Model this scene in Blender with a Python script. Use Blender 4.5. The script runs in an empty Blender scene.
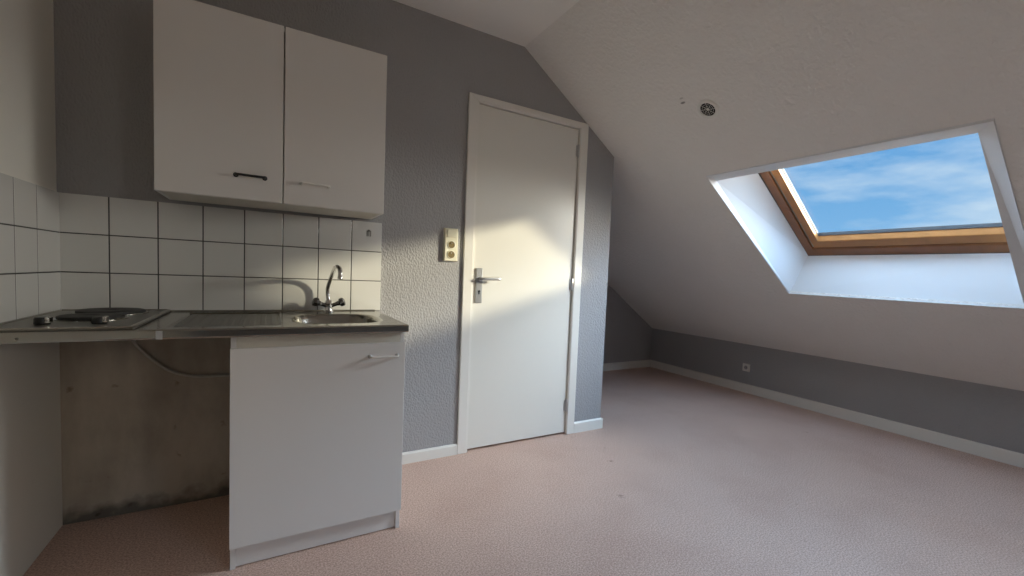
import bpy, bmesh, math, random
from math import sin, cos, pi, radians
from mathutils import Vector, Matrix, Quaternion

random.seed(4)
S = bpy.context.scene
COL = S.collection

# ------------------------------------------------------------------ camera
YAW, PIT, ROL = 0.5518, -0.0571, 0.0443
FPX, SX, SY = 443.712, 29.2883, 12.7305
fw = Vector((sin(YAW) * cos(PIT), cos(YAW) * cos(PIT), sin(PIT)))
rt = Vector((cos(YAW), -sin(YAW), 0))
up = rt.cross(fw)
rt2 = rt * cos(ROL) + up * sin(ROL)
up2 = -rt * sin(ROL) + up * cos(ROL)
cd = bpy.data.cameras.new('camera')
cam = bpy.data.objects.new('camera', cd)
COL.objects.link(cam)
m3 = Matrix((rt2, up2, -fw)).transposed()
cam.matrix_world = Matrix.Translation((0.6891, -2.421, 1.0714)) @ m3.to_4x4()
cd.sensor_fit = 'HORIZONTAL'
cd.sensor_width = 36.0
cd.lens = FPX / 1024 * 36.0
cd.shift_x = -SX / 1024
cd.shift_y = SY / 1024
cd.clip_start = 0.02
S.camera = cam

# ------------------------------------------------------------------ room numbers
XR, ZC, XK, ZK = 1.9832, 2.4325, 4.7385, 0.4792      # ridge of the slope, knee wall
XE, YA, YF = 2.7191, 1.5119, -4.1                   # end of door wall, alcove depth, wall behind the camera
TH = math.atan2(ZC - ZK, XK - XR)
NRM = Vector((sin(TH), 0, cos(TH)))                  # slope normal, outwards


def slz(x):
    return ZC + (ZK - ZC) * (x - XR) / (XK - XR)


def sp(x, y, off=0.0):
    """a point that lies off metres outside the slope plane"""
    return Vector((x, y, slz(x) + off / cos(TH)))


# ------------------------------------------------------------------ materials
def new_mat(name):
    m = bpy.data.materials.new(name)
    m.use_nodes = True
    nt = m.node_tree
    return m, nt, nt.nodes['Principled BSDF']


def mat(name, col, rough=0.5, metal=0.0, spec=0.5, var=0.06, vscale=6.0, bump=0.0, bscale=80.0, bdist=0.002, coat=0.0):
    m, nt, b = new_mat(name)
    N, L = nt.nodes, nt.links
    tc = N.new('ShaderNodeTexCoord')
    no = N.new('ShaderNodeTexNoise')
    no.inputs['Scale'].default_value = vscale
    no.inputs['Detail'].default_value = 4
    L.new(tc.outputs['Object'], no.inputs['Vector'])
    mx = N.new('ShaderNodeMix')
    mx.data_type = 'RGBA'
    c = Vector(col)
    mx.inputs[6].default_value = (*(c * (1 - var)), 1)
    mx.inputs[7].default_value = (*(c * (1 + var)), 1)
    L.new(no.outputs['Fac'], mx.inputs[0])
    L.new(mx.outputs[2], b.inputs['Base Color'])
    b.inputs['Roughness'].default_value = rough
    b.inputs['Metallic'].default_value = metal
    b.inputs['Specular IOR Level'].default_value = spec
    b.inputs['Coat Weight'].default_value = coat
    if bump > 0:
        n2 = N.new('ShaderNodeTexNoise')
        n2.inputs['Scale'].default_value = bscale
        n2.inputs['Detail'].default_value = 3
        L.new(tc.outputs['Object'], n2.inputs['Vector'])
        bp = N.new('ShaderNodeBump')
        bp.inputs['Strength'].default_value = bump
        bp.inputs['Distance'].default_value = bdist
        L.new(n2.outputs['Fac'], bp.inputs['Height'])
        L.new(bp.outputs['Normal'], b.inputs['Normal'])
    return m


M = {}
# grey painted woodchip-style wallpaper: vertical grains in relief
def wallpaper(name, col):
    m, nt, b = new_mat(name)
    N, L = nt.nodes, nt.links
    tc = N.new('ShaderNodeTexCoord')
    mp = N.new('ShaderNodeMapping')
    mp.inputs['Scale'].default_value = (1.0, 1.0, 0.62)
    L.new(tc.outputs['Object'], mp.inputs['Vector'])
    v = N.new('ShaderNodeTexVoronoi')
    v.inputs['Scale'].default_value = 120
    v.feature = 'SMOOTH_F1'
    v.inputs['Smoothness'].default_value = 0.5
    L.new(mp.outputs['Vector'], v.inputs['Vector'])
    n = N.new('ShaderNodeTexNoise')
    n.inputs['Scale'].default_value = 190
    n.inputs['Detail'].default_value = 3
    L.new(mp.outputs['Vector'], n.inputs['Vector'])
    ad = N.new('ShaderNodeMath'); ad.operation = 'SUBTRACT'
    L.new(n.outputs['Fac'], ad.inputs[0]); L.new(v.outputs['Distance'], ad.inputs[1])
    bp = N.new('ShaderNodeBump')
    bp.inputs['Strength'].default_value = 0.85
    bp.inputs['Distance'].default_value = 0.0026
    L.new(ad.outputs[0], bp.inputs['Height'])
    L.new(bp.outputs['Normal'], b.inputs['Normal'])
    n3 = N.new('ShaderNodeTexNoise'); n3.inputs['Scale'].default_value = 2.5; n3.inputs['Detail'].default_value = 5
    L.new(tc.outputs['Object'], n3.inputs['Vector'])
    mx = N.new('ShaderNodeMix'); mx.data_type = 'RGBA'
    c = Vector(col)
    mx.inputs[6].default_value = (*(c * 0.95), 1); mx.inputs[7].default_value = (*(c * 1.05), 1)
    L.new(n3.outputs['Fac'], mx.inputs[0]); L.new(mx.outputs[2], b.inputs['Base Color'])
    b.inputs['Roughness'].default_value = 0.6
    b.inputs['Specular IOR Level'].default_value = 0.3
    return m


M['grey_wall'] = wallpaper('grey_wallpaper', (0.350, 0.342, 0.338))
M['slope'] = mat('white_textured_slope', (0.82, 0.79, 0.75), 0.85, spec=0.2, var=0.03, vscale=3, bump=1.0, bscale=48, bdist=0.010)
M['ceil'] = mat('white_ceiling_paint', (0.86, 0.83, 0.79), 0.85, spec=0.2, var=0.02, vscale=3, bump=0.3, bscale=60, bdist=0.002)
M['white_wall'] = mat('white_wall_paint', (0.76, 0.73, 0.66), 0.75, spec=0.25, var=0.04, vscale=2, bump=0.25, bscale=50, bdist=0.002)
M['reveal'] = mat('white_lining_paint', (0.74, 0.745, 0.745), 0.6, spec=0.3, var=0.01)
M['trimw'] = mat('white_gloss_trim', (0.75, 0.72, 0.655), 0.38, var=0.02)
M['door'] = mat('cream_gloss_door_paint', (0.74, 0.715, 0.645), 0.30, var=0.015, vscale=2)
M['lam'] = mat('white_laminate', (0.72, 0.69, 0.65), 0.36, var=0.02, vscale=1.5)
M['lam_edge'] = mat('cream_edge_band', (0.66, 0.61, 0.52), 0.45, var=0.04)
M['tile'] = mat('white_glazed_tile', (0.70, 0.685, 0.645), 0.16, var=0.02, vscale=4, coat=0.2)
M['grout'] = mat('dark_grout', (0.09, 0.085, 0.08), 0.9, spec=0.1, var=0.2, vscale=30)
M['tile_edge'] = mat('white_tile_edge', (0.72, 0.71, 0.68), 0.4)
M['steel'] = mat('brushed_stainless_steel', (0.345, 0.33, 0.295), 0.20, metal=1.0, var=0.06, vscale=9)
M['steel_matt'] = mat('matt_stainless_steel', (0.23, 0.22, 0.195), 0.36, metal=1.0, var=0.08, vscale=9)
M['chrome'] = mat('chrome', (0.62, 0.61, 0.59), 0.12, metal=1.0, var=0.02)
M['smoke'] = mat('smoked_chrome', (0.16, 0.155, 0.15), 0.15, metal=1.0, var=0.02)
M['alu'] = mat('brushed_aluminium', (0.55, 0.55, 0.55), 0.35, metal=1.0, var=0.03)
M['iron'] = mat('black_cast_iron', (0.014, 0.013, 0.012), 0.55, var=0.2, vscale=60)
M['black'] = mat('black_plastic', (0.010, 0.010, 0.010), 0.4)
M['whitep'] = mat('white_plastic', (0.76, 0.74, 0.69), 0.35)
M['cream'] = mat('cream_plastic', (0.78, 0.74, 0.56), 0.4)
M['brass'] = mat('brown_socket_recess', (0.20, 0.14, 0.045), 0.5)
M['wood'] = mat('varnished_pine', (0.22, 0.080, 0.022), 0.38, var=0.3, vscale=14)
M['wood2'] = mat('light_varnished_pine', (0.39, 0.165, 0.050), 0.38, var=0.25, vscale=14)
M['gasket'] = mat('grey_gasket', (0.36, 0.36, 0.35), 0.6)
M['gasketd'] = mat('dark_glazing_seal', (0.05, 0.05, 0.05), 0.6)
M['hose'] = mat('grey_white_hose', (0.42, 0.39, 0.34), 0.6)
M['mark'] = mat('faded_grey_print', (0.24, 0.23, 0.21), 0.5)
M['roof'] = mat('roof_felt', (0.10, 0.09, 0.09), 0.9)
M['dark'] = mat('dark_cavity', (0.02, 0.02, 0.02), 0.9)


def floor_mat():
    m, nt, b = new_mat('pink_speckled_vinyl')
    N, L = nt.nodes, nt.links
    tc = N.new('ShaderNodeTexCoord')
    n1 = N.new('ShaderNodeTexNoise'); n1.inputs['Scale'].default_value = 160; n1.inputs['Detail'].default_value = 3; n1.inputs['Roughness'].default_value = 0.7
    n2 = N.new('ShaderNodeTexNoise'); n2.inputs['Scale'].default_value = 2.2; n2.inputs['Detail'].default_value = 6; n2.inputs['Roughness'].default_value = 0.62
    v = N.new('ShaderNodeTexVoronoi'); v.inputs['Scale'].default_value = 210
    n4 = N.new('ShaderNodeTexNoise'); n4.inputs['Scale'].default_value = 9; n4.inputs['Detail'].default_value = 4
    for q in (n1, n2, v, n4):
        L.new(tc.outputs['Object'], q.inputs['Vector'])
    r = N.new('ShaderNodeValToRGB')
    e = r.color_ramp.elements
    e[0].position = 0.30; e[0].color = (0.33, 0.215, 0.168, 1)
    e[1].position = 0.66; e[1].color = (0.78, 0.59, 0.475, 1)
    k = e.new(0.5); k.color = (0.588, 0.400, 0.320, 1)
    L.new(n1.outputs['Fac'], r.inputs['Fac'])
    mx = N.new('ShaderNodeMix'); mx.data_type = 'RGBA'; mx.blend_type = 'MULTIPLY'
    r2 = N.new('ShaderNodeValToRGB')
    r2.color_ramp.elements[0].position = 0.30; r2.color_ramp.elements[0].color = (0.90, 0.87, 0.86, 1)
    r2.color_ramp.elements[1].position = 0.55; r2.color_ramp.elements[1].color = (1, 1, 1, 1)
    L.new(n2.outputs['Fac'], r2.inputs['Fac'])
    mx.inputs[0].default_value = 1
    L.new(r.outputs['Color'], mx.inputs[6]); L.new(r2.outputs['Color'], mx.inputs[7])
    # small dark spots
    r3 = N.new('ShaderNodeValToRGB')
    r3.color_ramp.elements[0].position = 0.715; r3.color_ramp.elements[0].color = (1, 1, 1, 1)
    r3.color_ramp.elements[1].position = 0.76; r3.color_ramp.elements[1].color = (0.42, 0.36, 0.33, 1)
    L.new(n4.outputs['Fac'], r3.inputs['Fac'])
    mx2 = N.new('ShaderNodeMix'); mx2.data_type = 'RGBA'; mx2.blend_type = 'MULTIPLY'; mx2.inputs[0].default_value = 1
    L.new(mx.outputs[2], mx2.inputs[6]); L.new(r3.outputs['Color'], mx2.inputs[7])
    L.new(mx2.outputs[2], b.inputs['Base Color'])
    b.inputs['Roughness'].default_value = 0.62
    b.inputs['Specular IOR Level'].default_value = 0.3
    bp = N.new('ShaderNodeBump'); bp.inputs['Strength'].default_value = 0.12; bp.inputs['Distance'].default_value = 0.0008
    L.new(n1.outputs['Fac'], bp.inputs['Height']); L.new(bp.outputs['Normal'], b.inputs['Normal'])
    return m


M['floor'] = floor_mat()


def plaster_mat():
    """bare brownish plaster below the worktop, with stains of its own"""
    m, nt, b = new_mat('bare_stained_plaster')
    N, L = nt.nodes, nt.links
    tc = N.new('ShaderNodeTexCoord')
    mp = N.new('ShaderNodeMapping'); mp.inputs['Scale'].default_value = (1, 1, 0.45)
    L.new(tc.outputs['Object'], mp.inputs['Vector'])
    n1 = N.new('ShaderNodeTexNoise'); n1.inputs['Scale'].default_value = 5; n1.inputs['Detail'].default_value = 8; n1.inputs['Roughness'].default_value = 0.6
    L.new(mp.outputs['Vector'], n1.inputs['Vector'])
    r = N.new('ShaderNodeValToRGB')
    r.color_ramp.elements[0].position = 0.33; r.color_ramp.elements[0].color = (0.34, 0.285, 0.225, 1)
    r.color_ramp.elements[1].position = 0.62; r.color_ramp.elements[1].color = (0.50, 0.435, 0.35, 1)
    L.new(n1.outputs['Fac'], r.inputs['Fac'])
    n2 = N.new('ShaderNodeTexNoise'); n2.inputs['Scale'].default_value = 16; n2.inputs['Detail'].default_value = 6
    L.new(tc.outputs['Object'], n2.inputs['Vector'])
    r2 = N.new('ShaderNodeValToRGB')
    r2.color_ramp.elements[0].position = 0.66; r2.color_ramp.elements[0].color = (1, 1, 1, 1)
    r2.color_ramp.elements[1].position = 0.74; r2.color_ramp.elements[1].color = (0.55, 0.5, 0.45, 1)
    L.new(n2.outputs['Fac'], r2.inputs['Fac'])
    mx = N.new('ShaderNodeMix'); mx.data_type = 'RGBA'; mx.blend_type = 'MULTIPLY'; mx.inputs[0].default_value = 1
    L.new(r.outputs['Color'], mx.inputs[6]); L.new(r2.outputs['Color'], mx.inputs[7])
    # mould line along the foot of the wall (a wavy dark stain a few centimetres high)
    sx = N.new('ShaderNodeSeparateXYZ'); L.new(tc.outputs['Object'], sx.inputs[0])
    ad = N.new('ShaderNodeMath'); ad.operation = 'MULTIPLY_ADD'; ad.inputs[1].default_value = -0.14
    L.new(n2.outputs['Fac'], ad.inputs[0]); L.new(sx.outputs['Z'], ad.inputs[2])
    mr = N.new('ShaderNodeMapRange'); mr.inputs['From Min'].default_value = -0.055; mr.inputs['From Max'].default_value = 0.0
    mr.inputs['To Min'].default_value = 0.35; mr.inputs['To Max'].default_value = 1.0
    L.new(ad.outputs[0], mr.inputs['Value'])
    mx2 = N.new('ShaderNodeMix'); mx2.data_type = 'RGBA'; mx2.blend_type = 'MULTIPLY'; mx2.inputs[0].default_value = 1
    L.new(mx.outputs[2], mx2.inputs[6]); L.new(mr.outputs[0], mx2.inputs[7])
    L.new(mx2.outputs[2], b.inputs['Base Color'])
    b.inputs['Roughness'].default_value = 0.9
    bp = N.new('ShaderNodeBump'); bp.inputs['Strength'].default_value = 0.4; bp.inputs['Distance'].default_value = 0.003
    L.new(n1.outputs['Fac'], bp.inputs['Height']); L.new(bp.outputs['Normal'], b.inputs['Normal'])
    return m


M['plaster'] = plaster_mat()


def glass_mat():
    m = bpy.data.materials.new('clear_window_glass')
    m.use_nodes = True
    nt = m.node_tree; N, L = nt.nodes, nt.links
    N.remove(N['Principled BSDF'])
    out = N['Material Output']
    tr = N.new('ShaderNodeBsdfTransparent'); tr.inputs[0].default_value = (0.965, 0.98, 0.98, 1)
    gl = N.new('ShaderNodeBsdfGlossy'); gl.inputs['Roughness'].default_value = 0.02
    fc = N.new('ShaderNodeLayerWeight'); fc.inputs['Blend'].default_value = 0.5
    p5 = N.new('ShaderNodeMath'); p5.operation = 'POWER'; p5.inputs[1].default_value = 4.0
    fr = N.new('ShaderNodeMath'); fr.operation = 'MULTIPLY_ADD'; fr.inputs[1].default_value = 0.5; fr.inputs[2].default_value = 0.03
    L.new(fc.outputs['Facing'], p5.inputs[0]); L.new(p5.outputs[0], fr.inputs[0])
    mx = N.new('ShaderNodeMixShader')
    L.new(fr.outputs[0], mx.inputs[0]); L.new(tr.outputs[0], mx.inputs[1]); L.new(gl.outputs[0], mx.inputs[2])
    L.new(mx.outputs[0], out.inputs['Surface'])
    return m


M['glass'] = glass_mat()


# ------------------------------------------------------------------ mesh helpers
class MB:
    def __init__(s):
        s.bm = bmesh.new()

    def box(s, x0, x1, y0, y1, z0, z1, mi=0):
        v = [s.bm.verts.new((x, y, z)) for x in (x0, x1) for y in (y0, y1) for z in (z0, z1)]
        for f in ((0, 1, 3, 2), (4, 6, 7, 5), (0, 4, 5, 1), (2, 3, 7, 6), (0, 2, 6, 4), (1, 5, 7, 3)):
            s.bm.faces.new([v[i] for i in f]).material_index = mi
        return s

    def hexa(s, a, b, mi=0):
        """solid between the quads a and b"""
        va = [s.bm.verts.new(p) for p in a]; vb = [s.bm.verts.new(p) for p in b]
        n = len(va)
        fs = [s.bm.faces.new(va[::-1]), s.bm.faces.new(vb)]
        for i in range(n):
            fs.append(s.bm.faces.new((va[i], va[(i + 1) % n], vb[(i + 1) % n], vb[i])))
        for f in fs: f.material_index = mi
        return s

    def ring(s, outer, inner, outer2, inner2, mi=0):
        """picture-frame solid: four corners each at front (outer, inner) and back (outer2, inner2)"""
        n = len(outer)
        O, I, P, Q = [[s.bm.verts.new(p) for p in l] for l in (outer, inner, outer2, inner2)]
        for i in range(n):
            j = (i + 1) % n
            for q in ((O[i], O[j], I[j], I[i]), (P[i], Q[i], Q[j], P[j]), (O[i], P[i], P[j], O[j]), (I[i], I[j], Q[j], Q[i])):
                s.bm.faces.new(q).material_index = mi
        return s

    def lathe(s, prof, c=(0, 0, 0), axis=(0, 0, 1), n=32, mi=0, squash=None):
        q = Vector((0, 0, 1)).rotation_difference(Vector(axis))
        rings = []
        for r, h in prof:
            if r < 1e-6:
                rings.append([s.bm.verts.new(Vector(c) + q @ Vector((0, 0, h)))])
            else:
                rings.append([s.bm.verts.new(Vector(c) + q @ Vector((r * cos(2 * pi * k / n), r * sin(2 * pi * k / n), h))) for k in range(n)])
        for a, b in zip(rings, rings[1:]):
            for k in range(n):
                l = (k + 1) % n
                if len(a) == 1 and len(b) == 1: continue
                if len(a) == 1: f = (a[0], b[l], b[k])
                elif len(b) == 1: f = (a[k], a[l], b[0])
                else: f = (a[k], a[l], b[l], b[k])
                s.bm.faces.new(f).material_index = mi
        if len(rings[0]) > 1: s.bm.faces.new(rings[0][::-1]).material_index = mi
        if len(rings[-1]) > 1: s.bm.faces.new(rings[-1]).material_index = mi
        return s

    def tube(s, pts, r, n=14, mi=0):
        pts = [Vector(p) for p in pts]
        rs = r if isinstance(r, (list, tuple)) else [r] * len(pts)
        rings = []; ref = None
        for i, p in enumerate(pts):
            t = (pts[min(i + 1, len(pts) - 1)] - pts[max(i - 1, 0)]).normalized()
            if ref is None:
                ref = t.orthogonal().normalized()
            ref = (ref - t * ref.dot(t)).normalized()
            b = t.cross(ref)
            rings.append([s.bm.verts.new(p + (ref * cos(2 * pi * k / n) + b * sin(2 * pi * k / n)) * rs[i]) for k in range(n)])
        for a, b in zip(rings, rings[1:]):
            for k in range(n):
                s.bm.faces.new((a[k], a[(k + 1) % n], b[(k + 1) % n], b[k])).material_index = mi
        s.bm.faces.new(rings[0][::-1]).material_index = mi
        s.bm.faces.new(rings[-1]).material_index = mi
        return s

    def build(s, name, mats, parent=None, bevel=0.0, seg=2, smooth=False, loc=None):
        bmesh.ops.recalc_face_normals(s.bm, faces=s.bm.faces)
        me = bpy.data.meshes.new(name)
        if parent is not None:
            o0 = world_loc(parent)
            bmesh.ops.translate(s.bm, verts=s.bm.verts, vec=-o0)
        elif loc is not None:
            bmesh.ops.translate(s.bm, verts=s.bm.verts, vec=-Vector(loc))
        s.bm.to_mesh(me); s.bm.free()
        if not isinstance(mats, (list, tuple)): mats = [mats]
        for m in mats: me.materials.append(m)
        o = bpy.data.objects.new(name, me); COL.objects.link(o)
        if parent is not None: o.parent = parent
        elif loc is not None: o.location = loc
        if bevel > 0:
            bv = o.modifiers.new('bevel', 'BEVEL'); bv.width = bevel; bv.segments = seg; bv.limit_method = 'ANGLE'; bv.angle_limit = radians(40)
        if smooth:
            for p in me.polygons: p.use_smooth = True
            me.set_sharp_from_angle(angle=radians(38))
        return o


def world_loc(o):
    v = Vector((0, 0, 0))
    while o is not None:
        v += o.location; o = o.parent
    return v


def thing(name, label=None, cat=None, loc=(0, 0, 0), group=None, kind=None):
    o = bpy.data.objects.new(name, None); COL.objects.link(o)
    o.location = loc; o.empty_display_size = 0.05
    tag(o, label, cat, group, kind)
    return o


def tag(o, label=None, cat=None, group=None, kind=None):
    if label: o['label'] = label
    if cat: o['category'] = cat
    if group: o['group'] = group
    if kind: o['kind'] = kind
    return o


def spline(pts, n=8):
    """smooth curve through points (Catmull-Rom)"""
    P = [Vector(p) for p in pts]; P = [2 * P[0] - P[1]] + P + [2 * P[-1] - P[-2]]
    out = []
    for i in range(1, len(P) - 2):
        for k in range(n):
            t = k / n
            a, b, c, d = P[i - 1], P[i], P[i + 1], P[i + 2]
            out.append(0.5 * ((2 * b) + (c - a) * t + (2 * a - 5 * b + 4 * c - d) * t * t + (3 * b - a - 3 * c + d) * t ** 3))
    out.append(P[-2])
    return out


# ------------------------------------------------------------------ the setting
W = 0.12
struct = lambda o, l: tag(o, l, None, None, 'structure')

struct(MB().box(-W, XK + W, YF - W, YA + W, -0.12, 0).build('floor', M['floor']), 'pink speckled vinyl floor')
# left wall
struct(MB().box(-W, 0, YF - W, YA + W, 0, ZC + 0.1).build('wall_left', M['white_wall']), 'white wall left of the hob')
# wall behind the camera: gable outline
prof = [(0, 0), (XK, 0), (XK, ZK), (XR, ZC), (0, ZC)]
GX0, GX1, GZ0, GZ1 = 1.95, 2.65, 1.10, 1.85          # unseen window added in the gable to fill the room with light
b = MB()
for pc in ([(0, 0), (GX0, 0), (GX0, ZC), (0, ZC)], [(GX0, 0), (GX1, 0), (GX1, GZ0), (GX0, GZ0)], [(GX0, GZ1), (GX1, GZ1), (GX1, slz(GX1)), (XR, ZC), (GX0, ZC)],
           [(GX1, 0), (XK, 0), (XK, ZK), (GX1, slz(GX1))]):
    b.hexa([(x, YF, z) for x, z in pc], [(x, YF - W, z) for x, z in pc])
struct(b.build('wall_front', M['grey_wall']), 'grey gable wall opposite the door')
fill_win = thing('fill_window', 'unseen window added for fill light in the gable wall opposite the door', None, ((GX0 + GX1) / 2, YF, GZ0), kind='structure')
xm = (GX0 + GX1) / 2
rc = lambda x0, x1, z0, z1, y: [(x0, y, z0), (x1, y, z0), (x1, y, z1), (x0, y, z1)]
MB().ring(rc(GX0, GX1, GZ0, GZ1, YF - .05), rc(GX0 + .05, GX1 - .05, GZ0 + .05, GZ1 - .05, YF - .05),
          rc(GX0, GX1, GZ0, GZ1, YF - .11), rc(GX0 + .05, GX1 - .05, GZ0 + .05, GZ1 - .05, YF - .11)).build('frame', M['trimw'], fill_win, .003)
MB().box(xm - .03, xm + .03, YF - .11, YF - .05, GZ0 + .05, GZ1 - .05).build('mullion', M['trimw'], fill_win, .003)
for xa, xb in ((GX0 + .05, xm - .03), (xm + .03, GX1 - .05)):
    MB().box(xa, xb, YF - .083, YF - .077, GZ0 + .05, GZ1 - .05).build('pane', M['glass'], fill_win)
MB().box(GX0 - .03, GX1 + .03, YF - .05, YF + .06, GZ0 - .03, GZ0).build('sill', M['trimw'], fill_win, .004)
pl2 = bpy.data.lights.new('gable_portal', 'AREA')
pl2.shape = 'RECTANGLE'; pl2.size = GX1 - GX0; pl2.size_y = GZ1 - GZ0; pl2.cycles.is_portal = True
pg = bpy.data.objects.new('gable_portal', pl2); COL.objects.link(pg)
pg.location = (xm, YF - .125, (GZ0 + GZ1) / 2); pg.rotation_euler = (-pi / 2 + pi, 0, 0)
# alcove back wall
struct(MB().hexa([(x, YA, z) for x, z in prof], [(x, YA + W, z) for x, z in prof]).build('wall_alcove', M['grey_wall']), 'grey wall at the back of the eaves alcove')
# knee wall
struct(MB().box(XK, XK + W, YF - W, YA + W, 0, ZK + 0.09).build('wall_right', M['grey_wall']), 'low grey knee wall under the slope')

# back wall with the door hole, grey above, bare plaster below the worktop
DX0, DX1, DZ = 1.700, 2.418, 2.043
b = MB()
ZP, XP = 0.846, 1.150
zt = lambda x: min(ZC, slz(x))
b.hexa([(0, 0, 0), (XP, 0, 0), (XP, 0, ZP), (0, 0, ZP)], [(0, W, 0), (XP, W, 0), (XP, W, ZP), (0, W, ZP)], 1)
b.hexa([(0, 0, ZP), (XP, 0, ZP), (XP, 0, ZC), (0, 0, ZC)], [(0, W, ZP), (XP, W, ZP), (XP, W, ZC), (0, W, ZC)], 0)
b.hexa([(XP, 0, 0), (DX0, 0, 0), (DX0, 0, ZC), (XP, 0, ZC)], [(XP, W, 0), (DX0, W, 0), (DX0, W, ZC), (XP, W, ZC)], 0)
top = [(DX0, DZ), (DX1, DZ), (DX1, slz(DX1)), (XR, ZC), (DX0, ZC)]
b.hexa([(x, 0, z) for x, z in top], [(x, W, z) for x, z in top], 0)
rp = [(DX1, 0), (XE, 0), (XE, slz(XE)), (DX1, slz(DX1))]
b.hexa([(x, 0, z) for x, z in rp], [(x, W, z) for x, z in rp], 0)
struct(b.build('wall_back', [M['grey_wall'], M['plaster']]), 'grey wallpapered wall with the door and kitchenette')
# wall that turns the corner into the alcove
rp = [(XE - W, 0), (XE, 0), (XE, slz(XE)), (XE - W, slz(XE - W))]
struct(MB().hexa([(x, W, z) for x, z in rp], [(x, YA, z) for x, z in rp]).build('wall_alcove_side', M['grey_wall']), 'grey wall turning from the door into the alcove')
# flat ceiling
struct(MB().box(-W, XR, YF - W, YA + W, ZC, ZC + 0.1).build('ceiling', M['ceil']), 'flat white ceiling above the kitchenette')

# sloped ceiling: plasterboard with the hole of the roof window
hole = [(2.978, -0.571), (3.975, -0.575), (3.985, -1.855), (2.977, -1.849)]     # top-left, bottom-left, bottom-right, top-right
outer = [(XR, YA + W), (XK + W, YA + W), (XK + W, YF - W), (XR, YF - W)]
TB = 0.014
slope = MB().ring([sp(x, y) for x, y in outer], [sp(x, y) for x, y in hole], [sp(x, y, TB) for x, y in outer], [sp(x, y, TB) for x, y in hole]).build('ceiling_slope', M['slope'])
struct(slope, 'white textured sloping ceiling with the roof window')
# marks beside the vent: two small gouges, as a mask with its own shape
def add_gouges(m, spots):
    nt = m.node_tree; N, L = nt.nodes, nt.links
    bs = N['Principled BSDF']
    src = bs.inputs['Base Color'].links[0].from_socket
    tc = N.new('ShaderNodeTexCoord')
    for (c, r, f) in spots:
        mp = N.new('ShaderNodeMapping'); mp.vector_type = 'POINT'
        mp.inputs['Location'].default_value = [-c[i] / r[i] for i in range(3)]
        mp.inputs['Scale'].default_value = [1 / r[i] for i in range(3)]
        L.new(tc.outputs['Object'], mp.inputs['Vector'])
        ln = N.new('ShaderNodeVectorMath'); ln.operation = 'LENGTH'
        L.new(mp.outputs['Vector'], ln.inputs[0])
        mr = N.new('ShaderNodeMapRange'); mr.inputs['From Min'].default_value = 0.6; mr.inputs['From Max'].default_value = 1.1
        mr.inputs['To Min'].default_value = f; mr.inputs['To Max'].default_value = 1.0
        L.new(ln.outputs['Value'], mr.inputs['Value'])
        mx = N.new('ShaderNodeMix'); mx.data_type = 'RGBA'; mx.blend_type = 'MULTIPLY'; mx.inputs[0].default_value = 1
        L.new(src, mx.inputs[6]); L.new(mr.outputs[0], mx.inputs[7])
        src = mx.outputs[2]
    L.new(src, bs.inputs['Base Color'])


add_gouges(M['slope'], [((2.562, -0.728, 2.022), (0.007, 0.017, 0.007), 0.35), ((2.540, -0.735, 2.037), (0.006, 0.014, 0.006), 0.7)])

# outer roof skin
FD = 0.23                                            # how far out the window frame sits
fo = [(3.10, -0.700), (3.985, -0.690), (3.985, -1.850), (3.10, -1.850)]
struct(MB().ring([sp(x, y, FD + 0.03) for x, y in outer], [sp(x, y, FD + 0.03) for x, y in fo],
                 [sp(x, y, FD + 0.09) for x, y in outer], [sp(x, y, FD + 0.09) for x, y in fo]).build('roof', M['roof']), 'outer roof skin')
# close the rafters' space along the eaves, ridge and gables
b = MB()
b.hexa([sp(XK + W, YF - W), sp(XK + W, YA + W), sp(XK + W, YA + W, FD + 0.09), sp(XK + W, YF - W, FD + 0.09)],
       [sp(XK + W + .05, YF - W), sp(XK + W + .05, YA + W), sp(XK + W + .05, YA + W, FD + 0.09), sp(XK + W + .05, YF - W, FD + 0.09)])
struct(b.build('trim_1', M['roof']), 'eaves board')
struct(MB().box(XR - 0.25, XR + 0.02, YF - W, YA + W, ZC + 0.1, ZC + 0.42).build('trim_2', M['roof']), 'ridge board')

# ------------------------------------------------------------------ roof window
win = thing('window_1', 'roof window in the sloping ceiling with a varnished pine frame', None, sp(3.45, -1.2), kind='structure')
inner = [(3.078, -0.574, .045), (3.979, -0.583, .004), (3.990, -1.780, .012), (3.079, -1.781, .045)]
fin = [(3.13, -0.700), (3.985, -0.690), (3.985, -1.835), (3.13, -1.835)]
# lining: bevelled edge at the slope, then the splayed reveal up to the frame
b = MB()
BS = [b.bm.verts.new(sp(x, y, .004)) for x, y in hole]
PO = (-.002, -.002, -.003, -.008)                      # the bead stands proud along the top and the right edge
B0 = [b.bm.verts.new(sp(x + (-.001 if k in (1, 2) else .001), y + (-.001 if k in (0, 1) else .001), PO[k])) for k, (x, y) in enumerate(hole)]
B1 = [b.bm.verts.new(sp(x, y, o)) for x, y, o in inner]
B2 = [b.bm.verts.new(sp(x, y, FD)) for x, y in fin]
B3 = [b.bm.verts.new(sp(x + (.02 if k in (1, 2) else -.02), y + (.02 if k in (0, 1) else -.02), FD)) for k, (x, y) in enumerate(fin)]
B4 = [b.bm.verts.new(sp(x + (.02 if k in (1, 2) else -.02), y + (.02 if k in (0, 1) else -.02), .012)) for k, (x, y) in enumerate(hole)]
for A, Bq in ((BS, B0), (B0, B1), (B1, B2), (B2, B3), (B3, B4), (B4, BS)):
    for i in range(4):
        j = (i + 1) % 4
        b.bm.faces.new((A[i], A[j], Bq[j], Bq[i]))
b.build('lining', M['reveal'], win)


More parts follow.
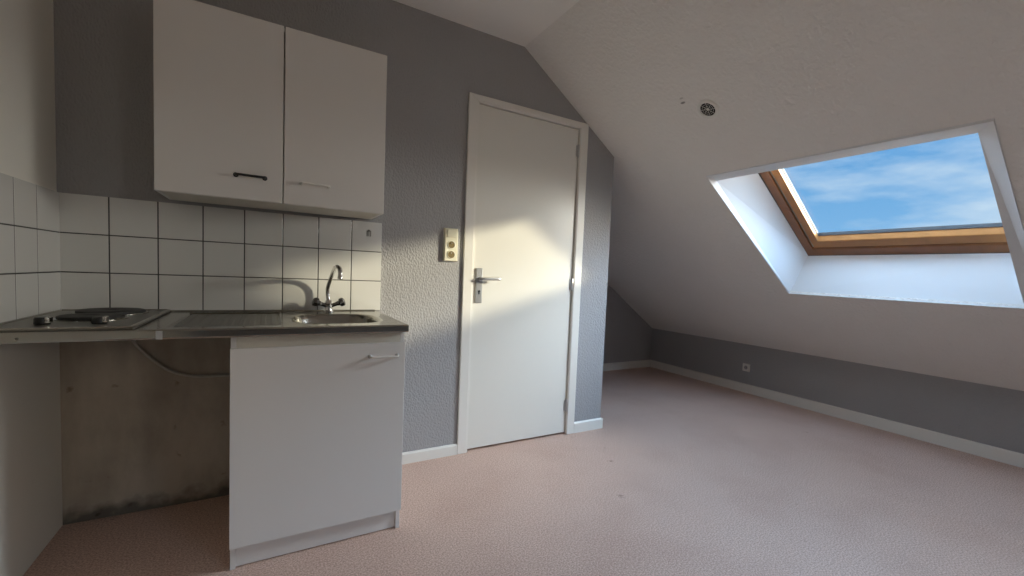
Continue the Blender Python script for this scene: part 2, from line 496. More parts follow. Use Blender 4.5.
def inset(q, l, r, t, bo):
    """inset the four (x, y) corners: l towards -y at the left, r at the right, t at the top, bo at the bottom (x)"""
    return [(q[0][0] + t, q[0][1] - l), (q[1][0] - bo, q[1][1] - l), (q[2][0] - bo, q[2][1] + r), (q[3][0] + t, q[3][1] + r)]


fq = [(3.10, -0.712), (3.982, -0.690), (3.982, -1.850), (3.10, -1.850)]
f1 = inset(fq, 0.056, 0.05, 0.038, 0.055)
MB().ring([sp(x, y, FD) for x, y in fq], [sp(x, y, FD) for x, y in f1],
          [sp(x, y, FD + .085) for x, y in fq], [sp(x, y, FD + .085) for x, y in f1]).build('frame', M['wood'], win, 0.004)
f2 = inset(f1, 0.014, 0.012, 0.004, 0.006)
MB().ring([sp(x, y, FD + .014) for x, y in f1], [sp(x, y, FD + .014) for x, y in f2],
          [sp(x, y, FD + .06) for x, y in f1], [sp(x, y, FD + .06) for x, y in f2]).build('gasket', M['gasket'], win)
f3 = inset(f2, 0.048, 0.04, 0.012, 0.054)
sash = MB().ring([sp(x, y, FD + .004) for x, y in f2], [sp(x, y, FD + .004) for x, y in f3],
                 [sp(x, y, FD + .052) for x, y in f2], [sp(x, y, FD + .052) for x, y in f3]).build('sash', M['wood2'], win, 0.004)
f4 = inset(f3, 0.003, 0.003, 0.003, 0.004)
MB().ring([sp(x, y, FD + .034) for x, y in f3], [sp(x, y, FD + .034) for x, y in f4],
          [sp(x, y, FD + .05) for x, y in f3], [sp(x, y, FD + .05) for x, y in f4]).build('glazing_seal', M['gasketd'], sash)
g = inset(f3, -.01, -.01, -.01, -.01)
MB().hexa([sp(x, y, FD + .044) for x, y in g], [sp(x, y, FD + .050) for x, y in g]).build('pane', M['glass'], sash)

# ------------------------------------------------------------------ door
door = thing('door_1', 'cream flush door in a white frame', None, (2.06, 0, 0), kind='structure')
leaf = MB().box(1.7055, 2.412, 0.004, 0.044, 0.014, 2.034).build('door_leaf', M['door'], door, 0.002)
b = MB()
x0, x1, zt_ = 1.6385, 2.4790, 2.0790
# casing on the wall (three mitred boards) and the jamb lining inside the hole
i0, i1, iz = 1.695, 2.420, 2.046
b.hexa([(x0, -.015, 0), (i0, -.015, 0), (i0, -.015, iz), (x0, -.015, zt_)], [(x0, 0, 0), (i0, 0, 0), (i0, 0, iz), (x0, 0, zt_)])
b.hexa([(i1, -.015, 0), (x1, -.015, 0), (x1, -.015, zt_), (i1, -.015, iz)], [(i1, 0, 0), (x1, 0, 0), (x1, 0, zt_), (i1, 0, iz)])
b.hexa([(x0, -.015, zt_), (i0, -.015, iz), (i1, -.015, iz), (x1, -.015, zt_)], [(x0, 0, zt_), (i0, 0, iz), (i1, 0, iz), (x1, 0, zt_)])
b.build('casing', M['trimw'], door, 0.003)
b = MB()
b.hexa([(1.695, -.010, 0), (1.7025, -.010, 0), (1.7025, -.010, 2.0375), (1.695, -.010, 2.046)], [(1.695, W, 0), (1.7025, W, 0), (1.7025, W, 2.0375), (1.695, W, 2.046)])
b.hexa([(2.4155, -.010, 0), (2.423, -.010, 0), (2.423, -.010, 2.046), (2.4155, -.010, 2.0375)], [(2.4155, W, 0), (2.423, W, 0), (2.423, W, 2.046), (2.4155, W, 2.0375)])
b.hexa([(1.695, -.010, 2.046), (1.7025, -.010, 2.0375), (2.4155, -.010, 2.0375), (2.423, -.010, 2.046)], [(1.695, W, 2.046), (1.7025, W, 2.0375), (2.4155, W, 2.0375), (2.423, W, 2.046)])
b.build('jamb', M['trimw'], door, 0.0015)
b = MB(); b.box(1.705, 2.413, 0.048, 0.07, 0.0, 2.03); b.build('gap_shade_panel', M['dark'], door)  # dark sheet behind the leaf, puts shade into the door gaps
# handle set
hs = MB().box(1.722, 1.764, -0.006, 0.004, 0.893, 1.098).build('handle_plate', M['alu'], leaf, 0.003)
hs['label'] = 'grey aluminium handle plate'
b = MB()
b.tube([(1.743, -.004, 1.036), (1.743, -.040, 1.036)], 0.0095)
b.tube(spline([(1.741, -.044, 1.036), (1.757, -.047, 1.036), (1.80, -.047, 1.037), (1.852, -.045, 1.038), (1.858, -.040, 1.038)], 5), 0.0085)
b.build('lever', M['alu'], hs, smooth=True)
b = MB(); b.lathe([(0.0, -.0002), (.006, -.0002), (.006, .003)], (1.743, -.0065, .962), (0, -1, 0), 16)
b.box(1.7405, 1.7455, -.0095, -.006, .944, .962)
b.build('keyhole', M['black'], hs)
for z in (1.895, 1.018, 0.20):
    b = MB()
    b.lathe([(.0, -.042), (.004, -.042), (.0065, -.038), (.0065, .038), (.004, .042), (0, .042)], (2.4125, -.0045, z), (0, 0, 1), 14)
    b.box(2.398, 2.412, -.0005, .006, z - .036, z + .036)
    b.build('hinge', M['alu'], door, smooth=True)

# ------------------------------------------------------------------ baseboards
def board(name, a, bq, h, n, lab):
    """board from a to bq on the floor, n = direction into the room"""
    a, bq, n = Vector((*a, 0)), Vector((*bq, 0)), Vector((*n, 0))
    t = 0.014
    pr = [(0, 0), (t, 0), (t, h - .008), (t - .006, h), (0, h)]
    o = MB().hexa([a + n * u + Vector((0, 0, v)) for u, v in pr], [bq + n * u + Vector((0, 0, v)) for u, v in pr]).build(name, M['trimw'])
    return struct(o, lab)


board('baseboard_back_left', (1.162, 0), (1.637, 0), .062, (0, -1), 'white skirting left of the door')
board('baseboard_back_right', (2.481, 0), (XE, 0), .074, (0, -1), 'white skirting right of the door')
board('baseboard_corner', (XE, -.013), (XE, YA), .074, (1, 0), 'white skirting around the alcove corner')
board('baseboard_alcove', (XE, YA), (XK, YA), .086, (0, -1), 'white skirting at the back of the alcove')
board('baseboard_right', (XK, YF), (XK, YA), .086, (-1, 0), 'white skirting along the knee wall')

# ------------------------------------------------------------------ tile splashbacks
def tiles(name, us, vs, put, label, t=0.009, gw=0.0022):
    """one connected sheet of tiles with sunk grout; us, vs = tile borders; put(u, v, w) places a point w metres off the wall"""
    b = MB()
    def lines(q):
        o = [(q[0], 1)]
        for i in range(len(q)):
            if 0 < i < len(q) - 1:
                o += [(q[i] - gw - .0012, 1), (q[i] - gw, 0), (q[i] + gw, 0), (q[i] + gw + .0012, 1)]
        return o + [(q[-1], 1)]
    U, V = lines(us), lines(vs)
    g = [[b.bm.verts.new(put(u, v, t if (a and c) else t - .0007)) for v, c in V] for u, a in U]
    for i in range(len(U) - 1):
        for j in range(len(V) - 1):
            f = b.bm.faces.new((g[i][j], g[i + 1][j], g[i + 1][j + 1], g[i][j + 1]))
            gr = (U[i][1] == 0 and U[i + 1][1] == 0) or (V[j][1] == 0 and V[j + 1][1] == 0)
            f.material_index = 1 if gr else 0
    # edges back to the wall
    per = [g[i][0] for i in range(len(U))] + [g[-1][j] for j in range(1, len(V))] + [g[i][-1] for i in range(len(U) - 2, -1, -1)] + [g[0][j] for j in range(len(V) - 2, 0, -1)]
    pc = [(U[i][0], V[0][0]) for i in range(len(U))] + [(U[-1][0], V[j][0]) for j in range(1, len(V))] + [(U[i][0], V[-1][0]) for i in range(len(U) - 2, -1, -1)] + [(U[0][0], V[j][0]) for j in range(len(V) - 2, 0, -1)]
    bk = [b.bm.verts.new(put(u, v, 0.0002)) for u, v in pc]
    for i in range(len(per)):
        j = (i + 1) % len(per)
        b.bm.faces.new((per[i], per[j], bk[j], bk[i])).material_index = 2
    return tag(b.build(name, [M['tile'], M['grout'], M['tile_edge']]), label, 'splashback')


zs = [0.853, 1.0037, 1.1539, 1.3041]
tiles('tile_splashback', [0.009, .1468, .2959, .4450, .5941, .7432, .8923, 1.0414, 1.1858], zs, lambda u, v, w: (u, -w, v),
      'white square tile splashback on the back wall, between worktop and wall cabinet')
tiles('tile_splashback', [-.66, -.525, -.363, -.2015, -.0095][::1], zs, lambda u, v, w: (w, u, v),
      'narrow white tile splashback on the left wall beside the hob')

# faded little print on the top right tile: three strokes under an arch
b = MB()
cx, cz = 1.1225, 1.247
for k in (-1, 0, 1):
    b.box(cx + k * .0085 - .0022, cx + k * .0085 + .0022, -.0106, -.0089, cz - .016, cz + .010)
b.box(cx - .0107, cx + .0107, -.0106, -.0089, cz + .008, cz + .013)
b.box(cx - .0055, cx + .0055, -.0106, -.0089, cz + .012, cz + .018)
tag(b.build('tile_sticker', M['mark'], loc=(cx, -.009, cz - .016)), 'tiny faded grey sticker on the topmost right tile', 'sticker')

# ------------------------------------------------------------------ steel worktop with basin and drainer
YT, ZT, XT = -0.640, 0.8495, 1.168
wt = thing('sink_worktop', 'long stainless steel sink worktop with basin, drainer and rolled front edge', 'worktop', (0.586, -0.31, ZT))
bx0, bx1, by0, by1 = 0.746, 1.126, -0.578, -0.145     # rectangle around the basin
dx0, dx1, dy0, dy1 = 0.405, 0.732, -0.570, -0.060     # drainer recess
b = MB()
def quad(x0, x1, y0, y1, z=ZT):
    b.bm.faces.new([b.bm.verts.new(p) for p in ((x0, y0, z), (x1, y0, z), (x1, y1, z), (x0, y1, z))])
xs = [0.001, dx0, dx1, bx0, bx1, XT - .012]
YB = -0.010
quad(xs[0], xs[1], YT + .012, YB)
quad(xs[1], xs[2], YT + .012, dy0); quad(xs[1], xs[2], dy1, YB)
quad(xs[2], xs[3], YT + .012, YB)
quad(xs[3], xs[4], YT + .012, by0); quad(xs[3], xs[4], by1, YB)
quad(xs[4], xs[5], YT + .012, YB)
# drainer walls
for (p, q) in (((dx0, dy0), (dx1, dy0)), ((dx1, dy0), (dx1, dy1)), ((dx1, dy1), (dx0, dy1)), ((dx0, dy1), (dx0, dy0))):
    c = Vector(((dx0 + dx1) / 2, (dy0 + dy1) / 2))
    ip = Vector(p) + Vector((.008 if p[0] < c.x else -.008, .008 if p[1] < c.y else -.008))
    iq = Vector(q) + Vector((.008 if q[0] < c.x else -.008, .008 if q[1] < c.y else -.008))
    b.bm.faces.new([b.bm.verts.new(v) for v in ((*p, ZT), (*q, ZT), (*iq, ZT - .007), (*ip, ZT - .007))])
# rolled front and right edges: profile swept along front then right side
pf = [(0.012, 0), (.006, .0016), (.002, .0012), (0.0, -.004), (0, -.024), (.002, -.029), (.008, -.030)]
NB = len(pf)
pathf = []
for u, v in pf:
    pathf.append([b.bm.verts.new(p) for p in ((0.001, YT + u, ZT + v), (XT - u, YT + u, ZT + v), (XT - u, YB, ZT + v))])
for i in range(NB - 1):
    for j in range(2):
        b.bm.faces.new((pathf[i][j], pathf[i][j + 1], pathf[i + 1][j + 1], pathf[i + 1][j]))
# back lip
b.hexa([(.010, -.022, ZT), (XT - .01, -.022, ZT), (XT - .01, -.015, ZT + .006), (.010, -.015, ZT + .006)],
       [(.010, -.0105, ZT), (XT - .01, -.0105, ZT), (XT - .01, -.0105, ZT + .006), (.010, -.0105, ZT + .006)])
# underside sheet, open where the basin hangs through
for q in ((.001, bx0, YT + .008, YB), (bx1, XT - .008, YT + .008, YB), (bx0, bx1, YT + .008, by0), (bx0, bx1, by1, YB)):
    quad(*q, z=ZT - .029)
bmesh.ops.remove_doubles(b.bm, verts=b.bm.verts, dist=1e-5)
b.build('steel_top', M['steel'], wt)
# drainer floor with flutes
b = MB()
n = 9
x_a, x_b, y_a, y_b = dx0 + .008, dx1 - .008, dy0 + .008, dy1 - .008
pts = [(x_a, 0)]
st = (x_b - x_a) / n
for k in range(n):
    c = x_a + st * (k + .5)
    pts += [(c - .011, 0), (c - .006, .0035), (c + .006, .0035), (c + .011, 0)]
pts.append((x_b, 0))
ra = [b.bm.verts.new((x, y_a, ZT - .007)) for x, h in pts]
rb = [b.bm.verts.new((x, y_a + .03, ZT - .007 + h)) for x, h in pts]
rc = [b.bm.verts.new((x, y_b - .03, ZT - .007 + h)) for x, h in pts]
rd = [b.bm.verts.new((x, y_b, ZT - .007)) for x, h in pts]
for A, Bq in ((ra, rb), (rb, rc), (rc, rd)):
    for i in range(len(pts) - 1):
        b.bm.faces.new((A[i], A[i + 1], Bq[i + 1], Bq[i]))
b.build('drainer', M['steel_matt'], wt)
# basin: rounded bowl whose collar meets the flat rectangle
b = MB()
cxb, cyb = (bx0 + bx1) / 2, (by0 + by1) / 2
hx, hy = (bx1 - bx0) / 2, (by1 - by0) / 2
K = 64
def sup(a, rx, ry, e):
    c, s = cos(a), sin(a)
    return (cxb + rx * math.copysign(abs(c) ** (2 / e), c), cyb + ry * math.copysign(abs(s) ** (2 / e), s))
def rect(a):
    c, s = cos(a), sin(a)
    k = min(hx / abs(c) if abs(c) > 1e-9 else 1e9, hy / abs(s) if abs(s) > 1e-9 else 1e9)
    return (cxb + c * k, cyb + s * k)
angs = sorted([2 * pi * k / K for k in range(K)] + [math.atan2(sy * hy, sx * hx) % (2 * pi) for sx in (1, -1) for sy in (1, -1)])
rings = [[b.bm.verts.new((*rect(a), ZT)) for a in angs]]
for (ix, iy, z, e) in ((.012, .020, .0010, 3.2), (.020, .028, 0, 3.2), (.026, .034, -.006, 3.2), (.032, .040, -.02, 3.2), (.045, .055, -.10, 3.0), (.060, .072, -.130, 2.8), (.095, .11, -.145, 2.5), (.145, .185, -.150, 2)):
    rings.append([b.bm.verts.new((*sup(a, hx - ix, hy - iy, e), ZT + z)) for a in angs])
for A, Bq in zip(rings, rings[1:]):
    for i in range(len(angs)):
        j = (i + 1) % len(angs)
        b.bm.faces.new((A[i], A[j], Bq[j], Bq[i]))
b.bm.faces.new(rings[-1])
basin = b.build('basin', M['steel'], wt, smooth=True)
b = MB(); b.lathe([(0, .0005), (.022, .0005), (.026, .003), (.031, .002), (.033, 0), (.033, -.004), (0, -.004)], (cxb, cyb, ZT - .1495), (0, 0, 1), 28)
b.build('drain', M['chrome'], basin, smooth=True)
# joint cover and screw on the front edge
b = MB().box(.392, .408, YT - .0015, YT + .004, ZT - .0295, ZT - .002); b.build('joint_cover', M['alu'], wt, 0.001)
b = MB().lathe([(0, .0022), (.0028, .002), (.004, 0), (.004, -.002)], (.1, YT, ZT - .017), (0, -1, 0), 14); b.build('screw', M['steel_matt'], wt, smooth=True)

# ------------------------------------------------------------------ hob
hz = ZT + .0006
hob = thing('electric_hob', 'two plate electric hob in steel set on the left end of the worktop', 'hob', (.172, -.31, hz))
hx0, hx1, hy0, hy1 = .0115, .338, -.630, -.026
b = MB().box(hx0, hx1, hy0, hy1, hz, hz + .007); b.build('hob_plate', M['steel_matt'], hob, 0.003)
b = MB().ring([(hx0, hy0, hz + .007), (hx1, hy0, hz + .007), (hx1, hy1, hz + .007), (hx0, hy1, hz + .007)],
              [(hx0 + .012, hy0 + .012, hz + .0068), (hx1 - .012, hy0 + .012, hz + .0068), (hx1 - .012, hy1 - .012, hz + .0068), (hx0 + .012, hy1 - .012, hz + .0068)],
              [(hx0 + .003, hy0 + .003, hz + .0115), (hx1 - .003, hy0 + .003, hz + .0115), (hx1 - .003, hy1 - .003, hz + .0115), (hx0 + .003, hy1 - .003, hz + .0115)],
              [(hx0 + .008, hy0 + .008, hz + .0115), (hx1 - .008, hy0 + .008, hz + .0115), (hx1 - .008, hy1 - .008, hz + .0115), (hx0 + .008, hy1 - .008, hz + .0115)])
b.build('raised_rim', M['steel'], hob)
for (x, y, r) in ((.182, -.142, .097), (.178, -.350, .083)):
    bo = MB().lathe([(0, .0125), (.018, .0125), (.022, .0145), (r - .006, .0145), (r, .012), (r, .004), (r - .01, .002), (0, .002)], (x, y, hz + .0055), n=48).build('burner', M['iron'], hob, smooth=True)
    MB().lathe([(r + .002, 0), (r + .009, .0005), (r + .009, .003), (r + .003, .005), (r + .001, .005)], (x, y, hz + .0066), n=48).build('burner_ring', M['steel'], bo, smooth=True)
for x in (.110, .236):
    ko = MB().lathe([(.017, 0), (.018, .002), (.0175, .017), (.0155, .022), (0, .022)], (x - .003, -.502, hz + .0068), n=28).build('knob', M['black'], hob, smooth=True)
    MB().box(x + .006, x + .016, -.518, -.486, hz + .011, hz + .0305).build('knob_glint', M['chrome'], ko, 0.0025, smooth=False)  # chrome block added on the right side for the knob's sun glint

# ------------------------------------------------------------------ faucet
fx, fy = .936, -.060
fa = thing('kitchen_faucet', 'chrome swan neck mixer tap with two handles behind the sink basin', 'faucet', (fx, fy, ZT + .0005))
b = MB()
b.lathe([(.024, 0), (.024, .004), (.019, .008), (.0165, .02), (.0165, .034), (.019, .040), (.015, .052), (.011, .058), (0, .058)], (fx, fy, ZT + .0005), n=28)
body = b.build('faucet_body', M['chrome'], fa, smooth=True)
for s in (-1, 1):
    d = Vector((s * .90, -.24, .36)).normalized()
    o = Vector((fx, fy, ZT + .026))
    h = MB()
    h.lathe([(.010, -.014), (.010, .024), (.013, .027), (.012, .033), (.016, .036), (.0215, .040), (.022, .052), (.018, .058), (.010, .061), (0, .0615)], o + d * .016, d, 8)
    h.build('tap_handle', M['smoke'], fa, 0.002, smooth=False)
path = spline([(fx, fy, ZT + .045), (.931, -.058, .957), (.940, -.083, 1.008), (.946, -.125, 1.042), (.949, -.18, 1.064),
               (.952, -.235, 1.069), (.958, -.272, 1.054), (.957, -.283, 1.016)], 7)
b = MB(); b.tube(path, [.0092] * (len(path) - 4) + [.0092, .0104, .0108, .0108], 16)
b.build('spout', M['chrome'], fa, smooth=True)

# ------------------------------------------------------------------ base cabinet
cb = thing('base_cabinet', 'white single door base cabinet on the floor under the sink', 'cabinet', (.868, -.3, 0))
CX0, CX1, CF, CD, CT = .581, 1.158, -.613, -.03, .8175
MB().box(CX0, CX0 + .016, CF, CD, 0, CT).build('side_panel', M['lam'], cb, .001)
MB().box(CX1 - .016, CX1, CF, CD, 0, CT).build('side_panel', M['lam'], cb, .001)
MB().box(CX0 + .016, CX1 - .016, CF, CF + .018, .772, CT).build('top_rail', M['lam_edge'], cb, .001)
MB().box(CX0 + .016, CX1 - .016, CF, CD, .082, .098).build('bottom_panel', M['lam'], cb)
MB().box(CX0 + .016, CX1 - .016, CD - .004, CD, .098, CT - .15).build('back_panel', M['lam'], cb)
pl = MB().box(CX0 + .016, CX1 - .016, CF + .010, CF + .024, .003, .081).build('plinth', M['lam'], cb, .001)
dr = MB().box(CX0 - .001, CX1 + .001, CF - .018, CF - .0012, .083, .7795).build('door', M['lam'], cb, .0018)


def bow_handle(parent, xa, xb, z, yf, m, r=.0045, out=.030, ends=None):
    b = MB()
    pts = spline([(xa, yf, z), (xa + .001, yf - out * .75, z), (xa + .012, yf - out, z), ((xa + xb) / 2, yf - out, z), (xb - .012, yf - out, z), (xb - .001, yf - out * .75, z), (xb, yf, z)], 6)
    b.tube(pts, r, 12)
    o = b.build('handle', m, parent, smooth=True)
    for k, x in enumerate((xa, xb)):
        e = MB().lathe([(r * 1.9, 0), (r * 1.9, .003), (r * 1.2, .006), (0, .006)], (x, yf, z), (0, -1, 0), 16)
        e.build('rosette', ends or m, o, smooth=True)
    return o


h = bow_handle(dr, 1.024, 1.127, .7285, CF - .018, M['whitep'], .0042, .028, M['alu'])
h['label'] = 'white bow handle'

# ------------------------------------------------------------------ wall cabinet
UX0, UX1, UF, UZ0, UZ1, UD = .331, 1.134, -.290, 1.3175, 2.024, .7356
ub = thing('wall_cabinet', 'white two door wall cabinet hung above the tiles', 'cabinet', ((UX0 + UX1) / 2, 0, UZ0))
t = .016
UB = UF + .019
MB().box(UX0 + .002, UX0 + t, UB, -.0098, UZ0, UZ1).build('side_panel', M['lam'], ub, .001)
MB().box(UX1 - t, UX1 - .002, UB, -.0098, UZ0, UZ1).build('side_panel', M['lam'], ub, .001)
MB().box(UX0 + t, UX1 - t, UB + .001, -.0098, UZ0, UZ0 + t).build('bottom_panel', M['lam_edge'], ub)
MB().box(UX0 + t, UX1 - t, UB + .001, -.0098, UZ1 - t, UZ1).build('top_panel', M['lam'], ub)
MB().box(UX0 + t, UX1 - t, -.014, -.0098, UZ0 + t, UZ1 - t).build('back_panel', M['lam'], ub)
d1 = MB().box(UX0, UD - .002, UF, UF + .0175, UZ0 + .001, UZ1).build('door', M['lam'], ub, .0025, 3)
d2 = MB().box(UD + .002, UX1, UF, UF + .0175, UZ0 + .001, UZ1).build('door', M['lam'], ub, .0025, 3)
h = bow_handle(d1, .576, .672, 1.4105, UF, M['black'], .0048, .024); h['label'] = 'black bow handle'
h = bow_handle(d2, .800, .905, 1.4095, UF, M['whitep'], .0042, .024); h['label'] = 'white bow handle'

# ------------------------------------------------------------------ hose below the worktop
path = spline([(.200, -.024, .806), (.205, -.020, .77), (.222, -.015, .722), (.262, -.012, .664), (.331, -.010, .598), (.416, -.010, .566), (.50, -.010, .562), (.60, -.010, .562)], 8)
hob_hose = MB(); hob_hose.tube(path, .0062, 12)
tag(hob_hose.build('wall_hose', M['hose']), 'thin pale hose curving down the bare wall under the hob', 'hose')  # runs along the wall with a small gap, not suspended

# ------------------------------------------------------------------ switch with two sockets beside the door
sw = thing('switch_socket_panel', 'cream light switch with two sockets on the grey wall left of the door', 'switch', (1.560, 0, 1.221))
sx0, sx1, sz0, sz1 = 1.517, 1.601, 1.126, 1.314
MB().hexa([(sx0, 0, sz0), (sx1, 0, sz0), (sx1, 0, sz1), (sx0, 0, sz1)],
          [(sx0 + .004, -.022, sz0 + .004), (sx1 - .004, -.022, sz0 + .004), (sx1 - .004, -.022, sz1 - .004), (sx0 + .004, -.022, sz1 - .004)]).build('housing', M['cream'], sw, .004, 3)
cxs = (sx0 + sx1) / 2
MB().hexa([(cxs - .026, -.0218, 1.261), (cxs + .026, -.0218, 1.261), (cxs + .026, -.0218, 1.302), (cxs - .026, -.0218, 1.302)],
          [(cxs - .025, -.025, 1.262), (cxs + .025, -.025, 1.262), (cxs + .025, -.028, 1.301), (cxs - .025, -.028, 1.301)]).build('rocker', M['cream'], sw, .0015)
for z in (1.220, 1.165):
    so = MB().lathe([(.0235, 0), (.0235, .003), (.0205, .004), (.019, .001), (.0185, -.0002)], (cxs, -.0215, z), (0, -1, 0), 28).build('socket_ring', M['cream'], sw, smooth=True)
    MB().lathe([(0, .0004), (.0165, .0004), (.0185, .0016)], (cxs, -.0218, z), (0, -1, 0), 28).build('socket_recess', M['brass'], so, smooth=True)
    MB().lathe([(.0025, 0), (.0025, .007), (0, .008)], (cxs, -.022, z + .008), (0, -1, 0), 10).build('earth_pin', M['alu'], so, smooth=True)

# ------------------------------------------------------------------ socket on the knee wall
ks = thing('wall_socket', 'small white socket low on the grey knee wall', 'socket', (XK, .2165, .249))
b = MB().hexa([(XK, .176, .209), (XK, .257, .209), (XK, .257, .289), (XK, .176, .289)],
              [(XK - .010, .180, .213), (XK - .010, .253, .213), (XK - .010, .253, .285), (XK - .010, .180, .285)])
b.build('cover_plate', M['whitep'], ks, .002)
so = MB().lathe([(.022, 0), (.022, .003), (.0195, .003), (.019, .0002)], (XK - .0098, .2165, .249), (-1, 0, 0), 28).build('socket_ring', M['whitep'], ks, smooth=True)
MB().lathe([(0, .0003), (.018, .0003), (.019, .001)], (XK - .0098, .2165, .249), (-1, 0, 0), 28).build('socket_recess', M['gasket'], so, smooth=True)
b = MB()
for dy in (-.0095, .0095):
    b.lathe([(.0026, 0), (.0026, .0016), (0, .0016)], (XK - .0098, .2165 + dy, .249), (-1, 0, 0), 10)
b.build('contact_holes', M['black'], so)

# ------------------------------------------------------------------ round vent in the slope
vc = sp(2.6303, -.838)
ve = thing('ceiling_vent', 'small round white vent grille set in the sloping ceiling', 'vent', vc)
n = -NRM
MB().lathe([(.059, 0), (.059, .004), (.055, .008), (.045, .009), (.0405, .006), (.0405, .0006), (.0405, 0)], vc, n, 48).build('vent_ring', M['whitep'], ve, smooth=True)
MB().lathe([(0, .0004), (.0415, .0004), (.0415, .0016), (0, .0016)], vc, n, 48).build('vent_opening', M['dark'], ve)
# grille: hub, spokes and two broken rings
eu = Vector((cos(TH), 0, -sin(TH))); ev = Vector((0, 1, 0))
P2 = lambda r, a, h: vc + (eu * cos(a) + ev * sin(a)) * r + n * h
b = MB()
b.lathe([(0, .0052), (.0065, .0052), (.0075, .002), (0, .002)], vc, n, 16)
for k in range(8):
    a = k * pi / 4 + .2
    b.tube([P2(.006, a, .004), P2(.0408, a, .004)], .0013, 6)
for r in (.019, .030):
    for k in range(8):
        a = k * pi / 4 + .2 + (.18 if r > .02 else 0)
        b.tube([P2(r, a + q, .004) for q in (0, .14, .28, .42)], .0011, 6)
b.build('vent_grille', M['whitep'], ve)

# ------------------------------------------------------------------ daylight
sd = Vector((1.235, -0.805, 0.365)).normalized()      # towards the low sun
sl = bpy.data.lights.new('sun', 'SUN')
sl.energy = 4.4; sl.angle = radians(3.4); sl.color = (1.0, 0.90, 0.68)
so = bpy.data.objects.new('sun', sl); COL.objects.link(so)
so.rotation_mode = 'QUATERNION'
so.rotation_quaternion = Vector((0, 0, 1)).rotation_difference(sd)
so.location = (8, -5, 5)

pt = bpy.data.lights.new('window_portal', 'AREA')
pt.shape = 'RECTANGLE'; pt.size = 1.1; pt.size_y = 1.25; pt.cycles.is_portal = True
po = bpy.data.objects.new('window_portal', pt); COL.objects.link(po)
po.location = sp(3.52, -1.275, FD + .1)
po.rotation_mode = 'QUATERNION'
zax = NRM; xax = Vector((cos(TH), 0, -sin(TH))); yax = zax.cross(xax)
po.rotation_quaternion = Matrix((xax, yax, zax)).transposed().to_quaternion()

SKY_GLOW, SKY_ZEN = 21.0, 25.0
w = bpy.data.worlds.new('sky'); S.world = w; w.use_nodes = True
nt = w.node_tree; N, L = nt.nodes, nt.links
bg = N['Background']
tc = N.new('ShaderNodeTexCoord')
sep = N.new('ShaderNodeSeparateXYZ'); L.new(tc.outputs['Generated'], sep.inputs[0])
# blue by height
r = N.new('ShaderNodeValToRGB')
E_ = r.color_ramp.elements
E_[0].position = 0.0; E_[0].color = (0.42, 0.66, 0.88, 1)
E_[1].position = 1.0; E_[1].color = (0.37, 0.61, 0.93, 1)
q = E_.new(0.10); q.color = (0.23, 0.52, 0.88, 1)
q = E_.new(0.22); q.color = (0.15, 0.42, 0.80, 1)
q = E_.new(0.45); q.color = (0.34, 0.56, 0.88, 1)
L.new(sep.outputs['Z'], r.inputs['Fac'])
# streaky clouds
mp = N.new('ShaderNodeMapping'); mp.inputs['Scale'].default_value = (3.0, 3.0, 11.0); mp.inputs['Rotation'].default_value = (0.25, 0.1, 0)
L.new(tc.outputs['Generated'], mp.inputs['Vector'])
cn = N.new('ShaderNodeTexNoise'); cn.inputs['Scale'].default_value = 1.6; cn.inputs['Detail'].default_value = 6; cn.inputs['Roughness'].default_value = 0.55
L.new(mp.outputs['Vector'], cn.inputs['Vector'])
cr = N.new('ShaderNodeValToRGB')
cr.color_ramp.elements[0].position = 0.42; cr.color_ramp.elements[0].color = (0, 0, 0, 1)
cr.color_ramp.elements[1].position = 0.72; cr.color_ramp.elements[1].color = (0.9, 0.9, 0.9, 1)
L.new(cn.outputs['Fac'], cr.inputs['Fac'])
cm = N.new('ShaderNodeMix'); cm.data_type = 'RGBA'
L.new(cr.outputs['Color'], cm.inputs[0]); L.new(r.outputs['Color'], cm.inputs[6])
cm.inputs[7].default_value = (0.66, 0.82, 0.98, 1)
# hazy bright glow around the sun
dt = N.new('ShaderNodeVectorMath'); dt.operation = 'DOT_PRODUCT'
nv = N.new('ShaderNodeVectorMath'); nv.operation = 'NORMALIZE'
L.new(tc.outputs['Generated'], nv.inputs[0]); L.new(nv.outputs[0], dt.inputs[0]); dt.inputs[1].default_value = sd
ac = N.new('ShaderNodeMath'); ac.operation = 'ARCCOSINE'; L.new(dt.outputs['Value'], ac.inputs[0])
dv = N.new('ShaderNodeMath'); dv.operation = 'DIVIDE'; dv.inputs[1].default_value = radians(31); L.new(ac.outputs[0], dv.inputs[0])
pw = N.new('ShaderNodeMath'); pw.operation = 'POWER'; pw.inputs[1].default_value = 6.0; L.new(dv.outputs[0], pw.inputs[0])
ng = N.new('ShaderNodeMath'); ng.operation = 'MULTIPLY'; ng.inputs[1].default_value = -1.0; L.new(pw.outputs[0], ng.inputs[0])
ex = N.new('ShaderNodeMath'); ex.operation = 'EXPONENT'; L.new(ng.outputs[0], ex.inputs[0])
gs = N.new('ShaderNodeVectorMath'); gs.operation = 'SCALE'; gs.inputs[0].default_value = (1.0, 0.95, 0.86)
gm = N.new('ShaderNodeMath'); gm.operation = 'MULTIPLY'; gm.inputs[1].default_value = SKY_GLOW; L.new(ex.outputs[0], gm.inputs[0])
L.new(gm.outputs[0], gs.inputs['Scale'])
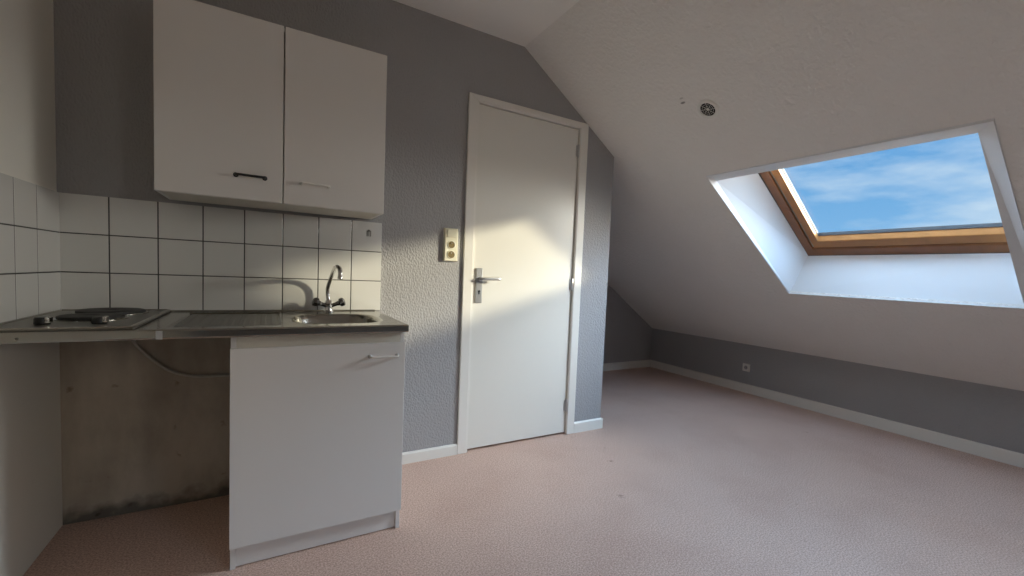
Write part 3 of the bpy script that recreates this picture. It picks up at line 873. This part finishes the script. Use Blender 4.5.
# brighter overhead
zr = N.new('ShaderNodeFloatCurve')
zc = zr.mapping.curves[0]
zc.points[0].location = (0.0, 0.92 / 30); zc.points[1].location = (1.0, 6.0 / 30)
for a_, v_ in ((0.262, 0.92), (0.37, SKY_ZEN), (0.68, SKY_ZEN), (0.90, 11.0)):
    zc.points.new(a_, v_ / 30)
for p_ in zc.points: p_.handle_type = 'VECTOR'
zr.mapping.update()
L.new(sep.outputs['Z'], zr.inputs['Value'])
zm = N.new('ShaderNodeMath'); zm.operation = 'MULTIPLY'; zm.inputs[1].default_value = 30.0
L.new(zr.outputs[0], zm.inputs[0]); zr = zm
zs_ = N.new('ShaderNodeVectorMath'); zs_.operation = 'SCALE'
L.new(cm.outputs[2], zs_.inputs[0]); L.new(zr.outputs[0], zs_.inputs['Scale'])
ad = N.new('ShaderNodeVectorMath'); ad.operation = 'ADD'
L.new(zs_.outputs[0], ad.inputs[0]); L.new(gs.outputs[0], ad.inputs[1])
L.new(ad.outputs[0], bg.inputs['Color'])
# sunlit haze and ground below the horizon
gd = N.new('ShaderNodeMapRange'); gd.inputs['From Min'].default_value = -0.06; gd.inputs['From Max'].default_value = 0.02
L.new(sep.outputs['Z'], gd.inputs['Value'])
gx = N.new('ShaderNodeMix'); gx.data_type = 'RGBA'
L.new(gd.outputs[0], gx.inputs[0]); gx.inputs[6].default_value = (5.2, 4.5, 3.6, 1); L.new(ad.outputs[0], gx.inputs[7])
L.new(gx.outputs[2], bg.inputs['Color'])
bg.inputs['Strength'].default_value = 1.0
w.cycles.sampling_method = 'MANUAL'
w.cycles.sample_map_resolution = 1024

# ------------------------------------------------------------------ view and light paths
S.view_settings.view_transform = 'Standard'
S.view_settings.look = 'None'
S.view_settings.gamma = 1.0
S.view_settings.use_curve_mapping = False
S.view_settings.exposure = 0.12
cy = S.cycles
cy.use_denoising = True
cy.max_bounces = 14; cy.diffuse_bounces = 10; cy.glossy_bounces = 6; cy.transparent_max_bounces = 12; cy.transmission_bounces = 6
cy.sample_clamp_indirect = 6.0
cy.caustics_reflective = False; cy.caustics_refractive = False
